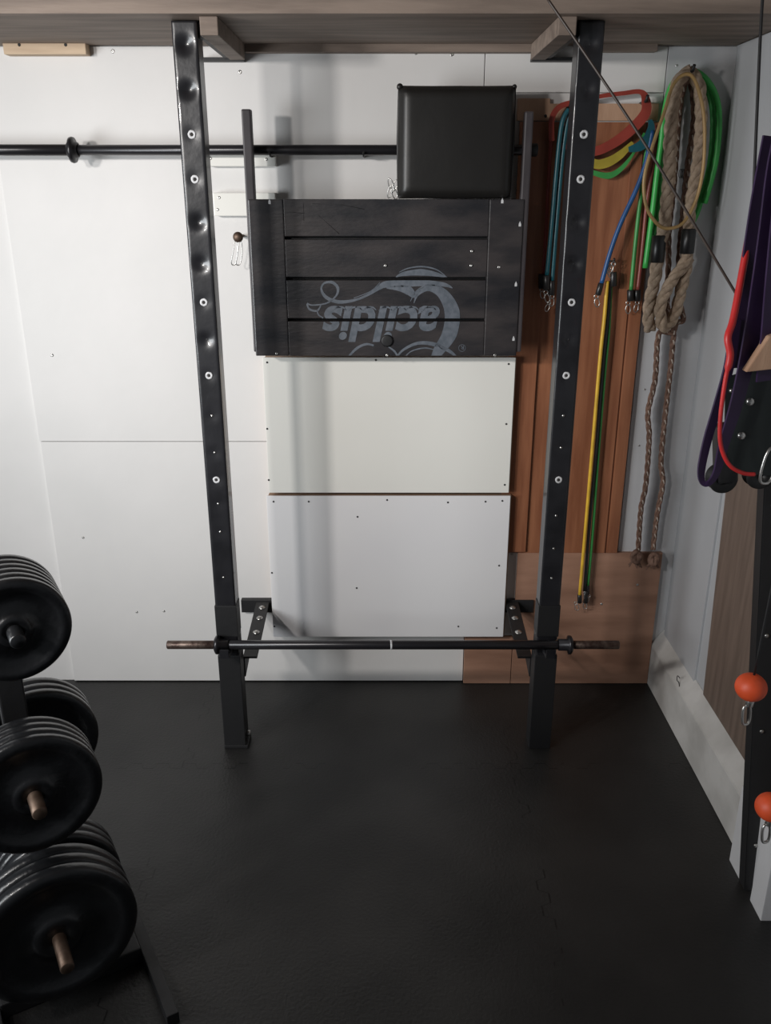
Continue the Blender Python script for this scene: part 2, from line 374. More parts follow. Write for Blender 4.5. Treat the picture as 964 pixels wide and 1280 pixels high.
for (x, y) in [(337, 253), (628, 252), (650, 281), (645, 356), (642, 424)]:
    bm = nb(); q = P(x, y); prism(bm, [q+V((-0.003, -0.0002, -0.004)), q+V((0.003, -0.0002, -0.004)), q+V((0.003, -0.0002, 0.002)), q+V((0, -0.0002, 0.009)), q+V((-0.003, -0.0002, 0.002))], (0, 0.0006, 0)); obj('paint_chip_hook', bm, 'chip', t)
bm = nb(); q = P(484, 426); lathe(bm, [(0, 0), (0.016, 0), (0.0165, 0.001), (0.012, 0.002), (0, 0.0015)], q, (0, -1, 0), 28, False); obj('hole_plug', bm, 'blackflat', t)
for pts in ([(168, 88), (230, 93)], [(226, 62), (228, 118)], [(275, 100), (300, 122), (340, 158)], [(255, 62), (350, 66), (420, 80)]):
    bm = nb(); tube(bm, [at(*z5(*p), Yt0+0.0012) for p in pts], 0.0005, 5); obj('scratch', bm, 'blackflat', t)
# ---- print
pm = nb(); Yp = Yt0+0.0010
def rib(pts):
    P3 = []; ws = []
    for (x, y, wd) in pts:
        P3.append(at(*z5(x, y), Yp)); ws.append(wd/2.537*2.12/F)
    ribbon(pm, P3, ws, 0.0006, (0, -1, 0), 8)
rib([(577, 378, 2), (590, 350, 9), (625, 330, 20), (668, 348, 36), (698, 405, 52), (690, 475, 52), (655, 530, 38), (640, 560, 22)])
rib([(700, 330, 2), (672, 319, 14), (610, 314, 20), (550, 316, 22), (490, 318, 22), (465, 330, 14), (430, 352, 8), (390, 368, 8), (340, 374, 12), (300, 360, 12), (284, 335, 7), (292, 315, 6), (318, 312, 10), (336, 330, 10), (330, 355, 6), (300, 378, 5), (255, 384, 4), (238, 378, 6)])
rib([(520, 295, 2), (545, 285, 14), (600, 280, 22), (650, 287, 14), (680, 296, 2)])
rib([(530, 280, 2), (560, 267, 4), (605, 262, 5), (650, 272, 4), (682, 296, 2)])
rib([(490, 330, 2), (530, 330, 20), (560, 338, 30), (580, 352, 18), (600, 330, 4)])
rib([(566, 372, 2), (585, 340, 4), (620, 320, 4), (660, 325, 3)])
rib([(368, 550, 6), (395, 522, 9), (425, 508, 8), (450, 512, 6)])
rib([(490, 512, 3), (515, 530, 7), (528, 552, 5)])
rib([(520, 552, 5), (545, 525, 8), (590, 505, 11), (640, 508, 14), (690, 530, 12), (715, 552, 5)])
rib([(545, 552, 3), (570, 530, 4), (610, 520, 5), (640, 525, 3)])
rib([(238, 380, 5), (246, 397, 7), (270, 402, 6), (282, 385, 4)])
rib([(270, 400, 3), (275, 415, 5), (290, 425, 4)])
rib([(386, 362, 2), (440, 340, 3), (470, 312, 2)])
def letters(body, x, y, size, shear, sx=1.0, off=0.0):
    cu = bpy.data.curves.new('tmp', 'FONT'); cu.body = body; cu.size = size; cu.shear = shear; cu.offset = off; cu.extrude = 0.0003; cu.resolution_u = 4
    o = bpy.data.objects.new('tmp', cu); C.objects.link(o); dg = bpy.context.evaluated_depsgraph_get()
    me = bpy.data.meshes.new_from_object(o.evaluated_get(dg)); bpy.data.objects.remove(o)
    q = at(*z5(x, y), Yp)
    # text x -> -X, text y -> -Z (upside down), facing -Y
    me.transform(Matrix(((-sx, 0, 0, q.x), (0, 0, -1, q.y), (0, -1, 0, q.z), (0, 0, 0, 1))))
    pm.from_mesh(me); bpy.data.meshes.remove(me)
letters('acildis', 662, 392, 0.126, 0.22, 1.0, 0.0038)
# serif feet and swash links giving the lettering its script look
for x in (630, 575, 535, 490, 440, 395, 345):
    rib([(x+18, 400, 2), (x+6, 391, 6), (x-12, 392, 6), (x-24, 402, 2)])
# registered mark
for k in range(24):
    a0, a1 = 2*math.pi*k/24, 2*math.pi*(k+1)/24
    c = at(*z5(730, 520), Yp); r0, r1 = 0.0085, 0.0097
    vs = [pm.verts.new(c+V((math.cos(a)*r, -0.0003, math.sin(a)*r))) for a, r in ((a0, r0), (a1, r0), (a1, r1), (a0, r1))]; pm.faces.new(vs)
letters('R', 737, 513, 0.014, 0, 1.0, 0.0002)
def cut(z, above):
    return bmesh.ops.bisect_plane(pm, geom=pm.verts[:]+pm.edges[:]+pm.faces[:], plane_co=(0, 0, z), plane_no=(0, 0, 1))
for zz in [z for s in slots for z in s]+[Bo+0.001]: cut(zz, True)
dead = [f for f in pm.faces if any(s[1]-1e-5 < f.calc_center_median().z < s[0]+1e-5 for s in slots) or f.calc_center_median().z < Bo+0.001]
bmesh.ops.delete(pm, geom=dead, context='FACES')
obj('printed_lettering', pm, 'print', t)
# ================================================================ WALL BARBELL
Yr = -0.066
a = at(0, 187.5, Yr); zb_ = a.z
t = thing('wall_barbell', 'long black barbell held on the wall behind the black pad', 'barbell', (at(300, 187, Yr).x, Yr, zb_))
x91, x675 = at(91, 188, Yr).x, at(672, 188, Yr).x
bm = nb(); cyl(bm, (x91, Yr, zb_), (x675-0.03, Yr, zb_), 0.0125, 24); obj('shaft', bm, 'bar', t)
bm = nb(); cyl(bm, (x91-0.40, Yr, zb_), (x91, Yr, zb_), 0.0135, 24); obj('sleeve', bm, 'bar', t)
bm = nb(); cyl(bm, (x675-0.03, Yr, zb_), (x675, Yr, zb_), 0.0155, 24); obj('end_cap', bm, 'blackflat', t)
bm = nb(); lathe(bm, [(0.012, -0.012), (0.018, -0.012), (0.02, -0.006), (0.03, -0.005), (0.0315, 0), (0.03, 0.005), (0.02, 0.006), (0.018, 0.014), (0.012, 0.014)], (x91, Yr, zb_), (1, 0, 0), 32); obj('collar', bm, 'bar', t)
def cleat(x0, y0, x1, y1, label, sc):
    t = thing('wall_cleat', label, 'block', at((x0+x1)/2, y1, -0.02), 'white cleats on the wall')
    obj('block', pbox(x0, y0, x1, y1, -0.03, 0.03, 0.002), 'board_warm', t); screws(t, sc, -0.03, 0.004)
cleat(260, 192, 345, 208, 'white wooden cleat directly under the wall barbell', [(333, 199), (263, 198)])
cleat(266, 241, 345, 270, 'larger white wooden cleat behind the left leg of the slatted top', [(274, 247), (272, 262)])
bm = nb(); tube(bm, [(at(340, 192, -0.03).x, 0.0, zb_-0.014), (at(340, 192, -0.03).x, Yr, zb_-0.0145), (at(340, 192, -0.03).x, Yr-0.02, zb_-0.006)], 0.0025, 8)
tag(obj('bar_hook', bm, 'blackflat'), 'thin wire hook carrying the wall barbell beside the left leg of the slatted top', 'hook')
bm = nb(); tube(bm, [(at(455, 192, -0.03).x, 0.0, zb_-0.014), (at(455, 192, -0.03).x, Yr, zb_-0.0145), (at(455, 192, -0.03).x, Yr-0.02, zb_-0.006)], 0.0025, 8)
tag(obj('bar_hook', bm, 'blackflat'), 'thin wire hook carrying the wall barbell just left of the black pad', 'hook')
# ================================================================ BLACK PAD
a, b = at(498, 105, -0.15), at(643, 246, -0.15)
t = thing('upholstered_pad', 'square black vinyl pad standing on the slatted top in front of the wall barbell', 'pad', ((a.x+b.x)/2, -0.12, T_))
bm = nb(); bmesh.ops.create_grid(bm, x_segments=24, y_segments=24, size=1)
W2, H2 = (at(647, 120, -0.15).x-a.x)/2, (a.z-T_-0.001)/2; cx, cz = a.x+W2, T_+0.001+H2
bmesh.ops.delete(bm, geom=bm.verts[:], context='VERTS')
N = 26; th = 0.062
def padpt(u, v, s):   # u,v in -1..1
    e = max(abs(u), abs(v)); rr = (1-min(1, max(0, (e-0.80)/0.20))**2.4)
    k = 0.030*rr**0.5 if rr > 0 else 0
    k += 0.004*math.exp(-(u*u+v*v)*1.5)
    pull = 1-0.012*(1-abs(u))*(1 if abs(v) > .95 else 0)
    return V((cx+u*W2*(1.0-0.015*abs(v)**6), -0.117+s*k, cz+v*H2*(1.0-0.02*abs(u)**0*(1-u*u)*0.4)))
for s in (-1, 1):
    g = [[bm.verts.new(padpt(-1+2*i/N, -1+2*j/N, s)) for j in range(N+1)] for i in range(N+1)]
    for i in range(N):
        for j in range(N):
            f = bm.faces.new((g[i][j], g[i+1][j], g[i+1][j+1], g[i][j+1])); f.smooth = True
bmesh.ops.remove_doubles(bm, verts=bm.verts, dist=0.0004); bmesh.ops.recalc_face_normals(bm, faces=bm.faces)
obj('cushion', bm, 'vinyl', t)
bm = nb(); q = lambda u, v: V((cx+u*W2, -0.117, cz+v*H2*0.985))
tube(bm, [q(-0.99, -0.97), q(-1, 0), q(-0.985, 0.985), q(0, 0.985), q(0.985, 0.985), q(1.0, 0), q(0.97, -0.99), q(0, -0.99)], 0.0035, 8, closed=True, smooth=1)
obj('piping', bm, 'vinyl', t)
for u in (-0.97, 0.97):
    bm = nb(); ball(bm, q(u, 0.99)+V((0, -0.004, 0.000)), 0.008 if u < 0 else 0.006, 14); obj('corner_fold', bm, 'vinyl', t)
# ================================================================ SPRING CLIPS / KNOB
def spring_clip(name, label, px, py, Y, s=1.0, group=None):
    c = at(px, py, Y); t = thing(name, label, 'clip', c)
    bm = nb()
    for k in (-1, 1):
        tube(bm, [c+V((-0.006*s+0.003*k, 0.002*k, 0)), c+V((-0.010*s+0.006*k, 0.002*k, -0.03*s)), c+V((-0.016*s+0.006*k, 0, -0.055*s)), c+V((-0.006*s+0.006*k, 0, -0.058*s)), c+V((0.002*s+0.006*k, 0, -0.03*s)), c+V((0.004+0.003*k, 0, 0))], 0.0016*s, 6, closed=True, smooth=4)
    obj('wire_loop', bm, 'chrome', t)
    return t, c
t, c = spring_clip('spring_clip', 'small wire clip hanging from a brass knob at the left edge of the slatted top', 298, 302, -0.06, 1.0)
bm = nb(); cyl(bm, c+V((0.002, 0.06, 0.012)), c+V((0.002, -0.012, 0.012)), 0.004, 12); lathe(bm, [(0, -0.006), (0.011, -0.006), (0.0135, 0), (0.011, 0.006), (0, 0.007)], c+V((0.002, -0.014, 0.012)), (0, -1, 0), 24, False)
obj('knob', bm, 'peg', t)
c = at(491, 234, -0.11); t = thing('hook_cluster', 'small cluster of steel snap hooks standing beside the lower left corner of the black pad', 'hooks', (c.x, -0.11, T_))
for (dx, dz, a) in ((-0.004, 0.006, 0.4), (0.006, 0.004, -0.5), (-0.006, -0.01, -0.3), (0.004, -0.014, 0.35)):
    bm = nb(); pts = []
    for k in range(12):
        u = 2*math.pi*k/12; x, z = 0.0060*math.cos(u), 0.016*math.sin(u); pts.append(c+V((dx+x*math.cos(a)-z*math.sin(a), 0.002*math.sin(u+dx*500), dz+x*math.sin(a)+z*math.cos(a))))
    tube(bm, pts, 0.0014, 6, closed=True, smooth=1); obj('snap_hook', bm, 'chrome', t)
# ================================================================ RACK
PW = 0.0275; YF, YK = -0.357, -0.305
def upright(sgn, cxp, rings, dents, label):
    t = thing('rack_upright', label, 'rack post', (cxp, (YF+YK)/2, 0), 'black squat rack posts')
    H = 1.836
    bm = nb(); nx, nz = 14, 420
    def hz(py): return at(482+sgn*190, py, YF).z
    dd = [(hz(y), 0.0022) for y in rings]+[(hz(y), dv) for y, dv in dents]
    def dent(x, z):
        s = 0
        for z0, dv in dd:
            r2 = (x*x+(z-z0)**2)
            if r2 < 0.003: s += dv*math.exp(-r2/(2*0.0105**2))
        e = max(0, abs(x)/PW-0.88)/0.12
        return s*(1-e)+0.0018*e*e
    g = [[bm.verts.new((cxp-PW+2*PW*i/nx, YF+dent(-PW+2*PW*i/nx, H*j/nz), H*j/nz)) for i in range(nx+1)] for j in range(nz+1)]
    for j in range(nz):
        for i in range(nx):
            f = bm.faces.new((g[j][i], g[j][i+1], g[j+1][i+1], g[j+1][i])); f.smooth = True
    # sides and back
    bl = [bm.verts.new((cxp-PW, YK, H*j/nz)) for j in (0, nz)]; br = [bm.verts.new((cxp+PW, YK, H*j/nz)) for j in (0, nz)]
    for col, bb in ((0, bl), (nx, br)):
        vs = [g[j][col] for j in range(nz+1)]
        f = bm.faces.new(vs+[bb[1], bb[0]])
    bm.faces.new((bl[0], bl[1], br[1], br[0])); bm.faces.new([g[nz][i] for i in range(nx+1)]+[br[1], bl[1]]); bm.faces.new([g[0][i] for i in range(nx+1)][::-1]+[bl[0], br[0]])
    bmesh.ops.recalc_face_normals(bm, faces=bm.faces); obj('post', bm, 'black', t)
    for y in rings:
        z = hz(y); bm = nb(); prof = []
        for k in range(8): u = 2*math.pi*k/8; prof.append((0.0065+0.0028*math.cos(u), 0.0014*math.sin(u)))
        lathe(bm, prof, (cxp, YF+0.0008, z), (0, -1, 0), 20)
        for v in bm.verts: v.co += V((random.uniform(-1, 1), 0, random.uniform(-1, 1)))*0.0005
        o = obj('bare_hole_rim', bm, 'chip', t)
        bm = nb(); cyl(bm, (cxp, YF+0.0005, z), (cxp, YF+0.004, z), 0.0046, 14); obj('peg_hole', bm, 'seam', t)
    for y, dv in dents:
        if dv > 0.003:
            z = hz(y); bm = nb(); lathe(bm, [(0, 0), (0.0055, 0), (0.006, 0.0006), (0, 0.001)], (cxp, YF+dv+0.0006, z), (0, -1, 0), 14, False); obj('bolt_head', bm, 'blackflat', t)
        else:
            z = hz(y); bm = nb(); lathe(bm, [(0, 0), (0.0035, 0), (0.003, 0.0012), (0, 0.0016)], (cxp, YF+dv*0.9, z), (0, -1, 0), 12, False); obj('bolt_head', bm, 'chrome', t)
    # sleeve and hook for the long bar
    zbar = at(482, 806, -0.381).z
    zs1, zs0 = hz(757), zbar-0.02
    bm = nb(); box(bm, (cxp-PW-0.002, YF-0.0035, zbar+0.013), (cxp+PW+0.002, YK-0.003, zs1), 0.0015); obj('sleeve', bm, 'blackflat', t)
    bm = nb()
    prism(bm, [(cxp-0.012, YF, zbar-0.0135), (cxp-0.012, YF-0.052, zbar-0.0135), (cxp-0.012, YF-0.056, zbar+0.004), (cxp-0.012, YF-0.062, zbar+0.004), (cxp-0.012, YF-0.060, zbar-0.022), (cxp-0.012, YF, zbar-0.034)], (0.024, 0, 0), 0.001)
    obj('bar_hook', bm, 'black', t)
    bm = nb(); box(bm, (cxp-PW-0.003, YF-0.004, 0.0), (cxp+PW+0.003, YK+0.0, zbar-0.045), 0.002); obj('foot_sleeve', bm, 'blackflat', t)
    # diagonal wall brace with washers
    xi = cxp-sgn*(PW+0.0005)
    zl_ = at(482, 838, YF).z; 
    w0 = at(482+sgn*(-160 if sgn < 0 else 180), 762, 0).z
    xw = cxp-sgn*0.028; xe = xw-sgn*0.040
    bm = nb(); prism(bm, [(xw, YK, zbar-0.145), (xw, -0.02, w0+0.005), (xw, -0.02, w0+0.035), (xw, YK, zbar-0.085)], (-sgn*0.005, 0, 0), 0.001)
    prism(bm, [(xw, YK+0.001, zbar-0.087), (xw, -0.02, w0+0.033), (xw, -0.02, w0+0.038), (xw, YK+0.001, zbar-0.081)], (-sgn*0.040, 0, 0), 0.001)
    br_ = obj('wall_brace', bm, 'blackflat', t)
    for k in (0.42, 0.68, 0.88):
        q = V((xw-sgn*0.022, YK+0.001, zbar-0.081)).lerp(V((xw-sgn*0.022, -0.02, w0+0.038)), k); n = V((0, -(w0+0.119-zbar), abs(YK)-0.02)).normalized()
        bm = nb(); lathe(bm, [(0, 0), (0.010, 0), (0.010, 0.0015), (0.006, 0.002), (0.005, 0.005), (0, 0.005)], q, n, 20, False); obj('washer', bm, 'chrome', br_)
    yfr = -0.0145 if sgn > 0 else 0.0
    bm = nb(); box(bm, (cxp-PW-0.0, yfr-0.006, w0-0.01), (cxp-sgn*0.085 if False else (cxp+PW if sgn < 0 else cxp+PW), yfr, w0+0.04)); bm.free()
    bm = nb(); box(bm, (min(cxp+sgn*0.02, cxp-sgn*0.088), -0.02, w0+0.000), (max(cxp+sgn*0.02, cxp-sgn*0.088), yfr, w0+0.042), 0.001); obj('wall_plate', bm, 'blackflat', t)
    # top arm, wall angle and timber packer under the shelf
    zt = at(482, 78, 0).z
    bm = nb(); box(bm, (min(xi, xi-sgn*0.012), YF+0.01, 1.805), (max(xi, xi-sgn*0.012), -0.0005, 1.836), 0.001)
    obj('top_arm', bm, 'blackflat', t)
    bm = nb(); box(bm, (min(cxp+sgn*0.03, cxp-sgn*0.075), -0.03, zt), (max(cxp+sgn*0.03, cxp-sgn*0.075), -0.0305+0.030, zt+0.008), 0.0005); obj('wall_angle', bm, 'blackflat', t)
    return t, zbar
RINGS = [168, 224, 378, 469.5, 600]
DL = [(55, 0.009), (112, 0.009), (278, 0.0085), (330, 0.008), (425, 0.006), (520, 0.0018), (566, 0.0018), (630, 0.0012), (665, 0.001), (722, 0.0008)]
DR = [(55, 0.006), (112, 0.006), (278, 0.0065), (330, 0.0065), (425, 0.004), (520, 0.0018), (560, 0.0015), (645, 0.0012), (686, 0.001), (723, 0.0008)]
tl, ZB = upright(-1, -0.4295, RINGS, DL, 'left black steel rack upright with knocked-in holes, bolted by braces to the wall')
tr, _ = upright(1, 0.4405, RINGS, DR, 'right black steel rack upright standing before the coloured bands')
bm = nb(); cyl(bm, (-0.4295+PW+0.003, -0.335, 0.035), (-0.4295+PW+0.014, -0.335, 0.035), 0.008, 16); obj('foot_bolt', bm, 'chrome', tl)
bm = nb(); box(bm, (-0.4295-PW-0.004, -0.362, 0), (-0.4295+PW+0.01, -0.30, 0.012), 0.003); obj('foot_pad', bm, 'blackflat', tl)
for sg, xx in ((-1, -0.4295), (1, 0.4405)):
    x0 = xx-sg*(PW+0.014); t = None
    bm = nb(); box(bm, (min(x0, x0-sg*0.038), -0.40, 1.802), (max(x0, x0-sg*0.038), -0.032, 1.8375), 0.002)
    tag(obj('timber_packer', bm, 'shelfwood'), ('rough timber packer under the shelf beside the left post' if sg < 0 else 'rough timber packer under the shelf beside the right post'), 'timber block')
# long lower bar
Yl = YF-0.024
x0, x1 = at(209, 806, Yl).x, at(774, 806, Yl).x; xc0, xc1 = at(272, 806, Yl).x, at(712, 806, Yl).x
t = thing('straight_bar', 'short straight bar resting low across both rack posts, white mark at its middle', 'barbell', (0, Yl, ZB))
bm = nb(); cyl(bm, (xc0, Yl, ZB), (xc1, Yl, ZB), 0.0125, 24); obj('shaft', bm, 'bar', t)
for a_, b_ in ((x0, xc0), (xc1, x1)):
    bm = nb(); cyl(bm, (a_, Yl, ZB), (b_, Yl, ZB), 0.0115, 24); obj('sleeve', bm, 'rust', t)
for xx in (xc0, xc1):
    bm = nb(); lathe(bm, [(0.0115, -0.008), (0.018, -0.008), (0.025, -0.004), (0.026, 0), (0.025, 0.004), (0.016, 0.006), (0.016, 0.03), (0.0115, 0.03)], (xx, Yl, ZB), (1 if xx < 0 else -1, 0, 0), 32); obj('collar', bm, 'bar', t)
bm = nb(); xm = at(489, 806, Yl).x; lathe(bm, [(0.0124, -0.0028), (0.0129, -0.0028), (0.0129, 0.0028), (0.0124, 0.0028)], (xm, Yl, ZB), (1, 0.1, 0), 28); obj('tape_mark', bm, 'chip', t)
# ================================================================ PLATE TREE
U = V((0.5, -0.866, 0)); W_ = V((0.866, 0.5, 0)); P0 = V((-0.683, -1.085, 0)); Zu = V((0, 0, 1))
def axf(u, z, v=0): return P0+U*u+W_*v+V((0, 0, z))
t = thing('plate_tree', 'black steel weight tree holding stacks of iron plates', 'weight rack', P0)
bm = nb(); obox(bm, axf(0, 0.435), W_, U, Zu, 0.022, 0.022, 0.435, 0.003); obj('post', bm, 'blackflat', t)
pegs = [(0.012, 0.83, 1, 0.185, 'plate'), (0, 0.516, 1, 0.205, 'peg'), (0, 0.20, 1, 0.235, 'peg'), (0.035, 0.50, -1, 0.13, 'plate'), (0.03, 0.152, -1, 0.13, 'plate')]
for v_, z, s, L, m_ in pegs:
    bm = nb(); cyl(bm, axf(0.015*s, z, v_), axf(L*s, z, v_), 0.0125, 18); obj('peg', bm, m_, t)
for v in (-0.13, 0.165):
    bm = nb(); obox(bm, axf(0.045, 0.0135, v), W_, U, Zu, 0.012, 0.225, 0.0135, 0.002); obj('foot_rail', bm, 'blackflat', t)
bm = nb(); obox(bm, axf(0.06, 0.018, 0.0175), W_, U, Zu, 0.135, 0.035, 0.018, 0.003); obj('cross_member', bm, 'blackflat', t)
bm = nb(); obox(bm, axf(-0.135, 0.016, 0.0175), W_, U, Zu, 0.135, 0.02, 0.016, 0.003); obj('cross_member', bm, 'blackflat', t)
def plate_proto(R, th):
    bm = nb(); h = th/2; r1 = R*0.80; r2 = R*0.74; hr = R*0.30
    prof = [(0.0131, -h), (hr*0.8, -h), (hr, -h*0.8), (hr*1.1, -h*0.25), (r2, -h*0.25), (r1, -h*0.85), (R*0.86, -h), (R*0.96, -h*0.95), (R, -h*0.55), (R, h*0.55), (R*0.96, h*0.95), (R*0.86, h), (r1, h*0.85), (r2, h*0.25), (hr*1.1, h*0.25), (hr, h*0.8), (hr*0.8, h), (0.0131, h)]
    lathe(bm, prof, (0, 0, 0), U, 72)
    # raised band on the web
    me = bpy.data.meshes.new('weight_plate'); bm.to_mesh(me); bm.free(); me.materials.append(M['plate']); return me
def plates(R, th, z, u0, n, s, v, where, group):
    me = plate_proto(R, th)
    first = bpy.data.objects.new('weight_plate', me)
    for k in range(n):
        o = first if k == 0 else first.copy()
        C.objects.link(o); o.location = axf(s*(u0+(n-1-k)*(th+0.001)) if s > 0 else -(u0+k*(th+0.001)), z-0.0005, v)
        pos = ('front plate', 'second plate', 'third plate', 'fourth plate', 'fifth plate', 'sixth plate')[k]
        tag(o, f'black iron {pos} of the {where}', 'weight plate', group)
plates(0.090, 0.020, 0.83, 0.032, 6, 1, 0.012, 'small top stack on the weight tree', 'plates on the top peg')
plates(0.115, 0.019, 0.516, 0.085, 4, 1, 0, 'near middle stack on the weight tree', 'plates on the middle peg')
plates(0.146, 0.028, 0.20, 0.085, 3, 1, 0, 'big near bottom stack on the weight tree', 'plates on the bottom peg')
plates(0.112, 0.022, 0.50, 0.035, 3, -1, 0.035, 'far middle stack behind the tree post', 'plates on the far middle peg')
plates(0.125, 0.024, 0.152, 0.035, 3, -1, 0.03, 'far bottom stack behind the tree post', 'plates on the far bottom peg')
# small pieces at the foot of the left wall
bm = nb(); q = atz(82, 843); obox(bm, q+V((0, -0.012, 0.008)), V((0.95, -0.3, 0)).normalized(), V((0.3, 0.95, 0)).normalized(), Zu, 0.03, 0.008, 0.008, 0.002)
tag(obj('wood_offcut', bm, 'plyedge'), 'small splintered wood offcut on the floor at the foot of the left wall', 'offcut')
# ================================================================ ROPES AND BANDS (right back wall)
Yq = -0.035
def clip(parent, px, py, Y, s=1.0, ang=0.2, m='chrome'):
    c = at(px, py, Y); bm = nb(); pts = []
    ca, sa = math.cos(ang), math.sin(ang)
    def R2(x, z): return c+V((x*ca-z*sa, 0, x*sa+z*ca))
    for k in range(14):
        u = 2*math.pi*k/14; pts.append(R2(0.006*s*math.cos(u), 0.011*s*math.sin(u)-0.015*s))
    tube(bm, pts, 0.0013*s, 6, closed=True, smooth=1)
    pts = [R2(0.005*s*math.cos(2*math.pi*k/12), 0.005*s*math.sin(2*math.pi*k/12)) for k in range(12)]
    tube(bm, pts, 0.0013*s, 6, closed=True, smooth=1); obj('snap_hook', bm, m, parent)
def cap(parent, px, py, py2, Y, r=0.0095, dx=0):
    a, b = at(px, py, Y), at(px+dx, py2, Y); bm = nb(); cyl(bm, a, b, r, 14); obj('end_cap', bm, 'tape', parent)
def tubeband(fn, pts, Y, r, m, label, ends=(), hooks=(), name='resistance_tube'):
    P3 = zs(fn, pts, Y); t = thing(name, label, 'resistance band', V(P3[-1]))
    bm = nb(); tube(bm, P3, r, 10, smooth=6); obj('tube', bm, m, t)
    for e in ends: cap(t, *e)
    for h in hooks: clip(t, *h)
    return t
# hook rail pegs
def peg(px, py, Y, L, label):
    q = at(px, py, Y); bm = nb(); tube(bm, [V((q.x, 0.0, q.z)), V((q.x, -L, q.z+0.002)), V((q.x, -L-0.008, q.z+0.014))], 0.004, 10)
    tag(obj('wall_peg', bm, 'blackflat'), label, 'hook')
peg(857, 93, -0.04, 0.095, 'dark hook in the corner carrying the coiled ropes')
peg(712, 133, -0.04, 0.055, 'dark peg behind the right post carrying the band ends')
peg(806, 128, -0.04, 0.055, 'dark peg at the right edge of the red-brown panel carrying the bands')
# red flat band looped between pegs
bm = nb()
nY = (0, -1, 0)
ribbon(bm, zs(z6, [(150, 230), (150, 150), (175, 105), (225, 85), (330, 62), (420, 50), (485, 45), (505, 80), (500, 130), (440, 195), (370, 245), (300, 270), (220, 250), (170, 250)], -0.045), [0.014, .014, .014, .012, .010, .010, .011, .022, .026, .026, .024, .022, .016, .012], 0.004, nY, 6)
tag(obj('flat_band', bm, 'red'), 'red flat latex band looped across behind the right post', 'resistance band')
bm = nb(); ribbon(bm, zs(z6, [(195, 175), (215, 215), (240, 270), (310, 315), (360, 310), (410, 280), (455, 235)], -0.04), [.01, .014, .018, .022, .024, .02, .008], 0.003, nY, 6)
tag(obj('flat_band', bm, 'olive'), 'yellow flat band hanging under the red band', 'resistance band')
bm = nb(); ribbon(bm, zs(z6, [(250, 320), (310, 350), (365, 360), (410, 335), (455, 280), (500, 200)], -0.034), [.008, .012, .016, .012, .006, .006], 0.003, nY, 6)
tag(obj('flat_band', bm, 'dgreen'), 'dark green flat band hanging below the yellow band', 'resistance band')
bm = nb(); ribbon(bm, zs(z6, [(440, 262), (480, 250), (510, 225), (525, 180), (520, 150)], -0.052), [.012, .024, .026, .018, .008], 0.003, nY, 6)
tag(obj('flat_band', bm, 'teal'), 'teal fabric strap bunched at the right end of the red band', 'strap')
tubeband(z6, [(215, 110), (190, 160), (172, 300), (150, 550), (132, 740)], -0.05, 0.0062, 'teal', 'teal tube hanging left of the right post, left of its pair', [(z6(130, 735)[0], z6(0, 735)[1], z6(0, 790)[1], -0.05)], [(*z6(128, 800), -0.05, 1.1, 0.3), (*z6(140, 840), -0.052, 0.9, -0.3)])
tubeband(z6, [(232, 110), (210, 160), (190, 300), (168, 550), (152, 760)], -0.044, 0.0062, 'teal', 'blue-teal tube hanging left of the right post, right of its pair', [(z6(150, 735)[0], z6(0, 755)[1], z6(0, 810)[1], -0.044)], [(*z6(152, 815), -0.046, 1.0, 0.0)])
tubeband(z6, [(150, 200), (140, 350), (130, 550), (118, 735)], -0.036, 0.005, 'red', 'thin red tube at the left of the teal pair', [(z6(113, 735)[0], z6(0, 730)[1], z6(0, 785)[1], -0.036)], [(*z6(112, 790), -0.04, 0.9, 0.2)])
tubeband(z6, [(530, 190), (505, 310), (470, 410), (410, 540), (370, 650), (338, 765)], -0.05, 0.0062, 'blue', 'blue tube hanging slanted across the red-brown panel', [(z6(336, 0)[0], z6(0, 765)[1], z6(0, 810)[1], -0.05, 0.008, -4)], [(*z6(318, 815), -0.05, 1.1, 0.2)])
tubeband(z6, [(522, 190), (500, 320), (478, 500), (462, 650), (449, 790)], -0.035, 0.0055, 'dgreen', 'green tube hanging straight beside the maroon tube', [(z6(447, 0)[0], z6(0, 790)[1], z6(0, 832)[1], -0.035)], [(*z6(438, 840), -0.035, 1.1, 0.1)])
tubeband(z6, [(545, 170), (535, 300), (510, 450), (490, 650), (474, 790)], -0.03, 0.0055, 'maroon', 'maroon tube hanging between the green tube and the ropes', [(z6(472, 0)[0], z6(0, 790)[1], z6(0, 832)[1], -0.03)], [(*z6(472, 838), -0.03, 1.0, -0.1)])
# long yellow / green / black tubes
c = at(765, 332, -0.03)
bm = nb(); tube(bm, [V((c.x, 0, c.z+0.01)), V((c.x, -0.045, c.z+0.01)), V((c.x, -0.05, c.z+0.02))], 0.003, 8)
tag(obj('wall_peg', bm, 'blackflat'), 'small nail holding the long yellow tube', 'hook')
tubeband(z7, [(270, -165), (256, 0), (240, 150), (210, 500), (180, 850), (152, 1170)], -0.042, 0.0052, 'yellow', 'long yellow tube hanging almost to the lower plywood', [(767, 340, 358, -0.042, 0.009), (z7(152, 0)[0], z7(0, 1165)[1], z7(0, 1200)[1], -0.042, 0.007)], [(761, 335, -0.045, 1.1, 0.4), (767, 330, -0.048, 1.1, -0.5), (764, 328, -0.043, 1.0, 0.1), (720, 754, -0.045, 1.0, 0.3)])
tubeband(z7, [(282, -165), (270, 0), (250, 200), (222, 550), (195, 850), (172, 1150)], -0.036, 0.0048, 'blackrub', 'long black tube between the yellow and green tubes', [(z7(178, 0)[0], z7(0, 1150)[1], z7(0, 1200)[1], -0.036, 0.007)], [(z7(175, 0)[0], 741, -0.04, 0.9, 0.2)])
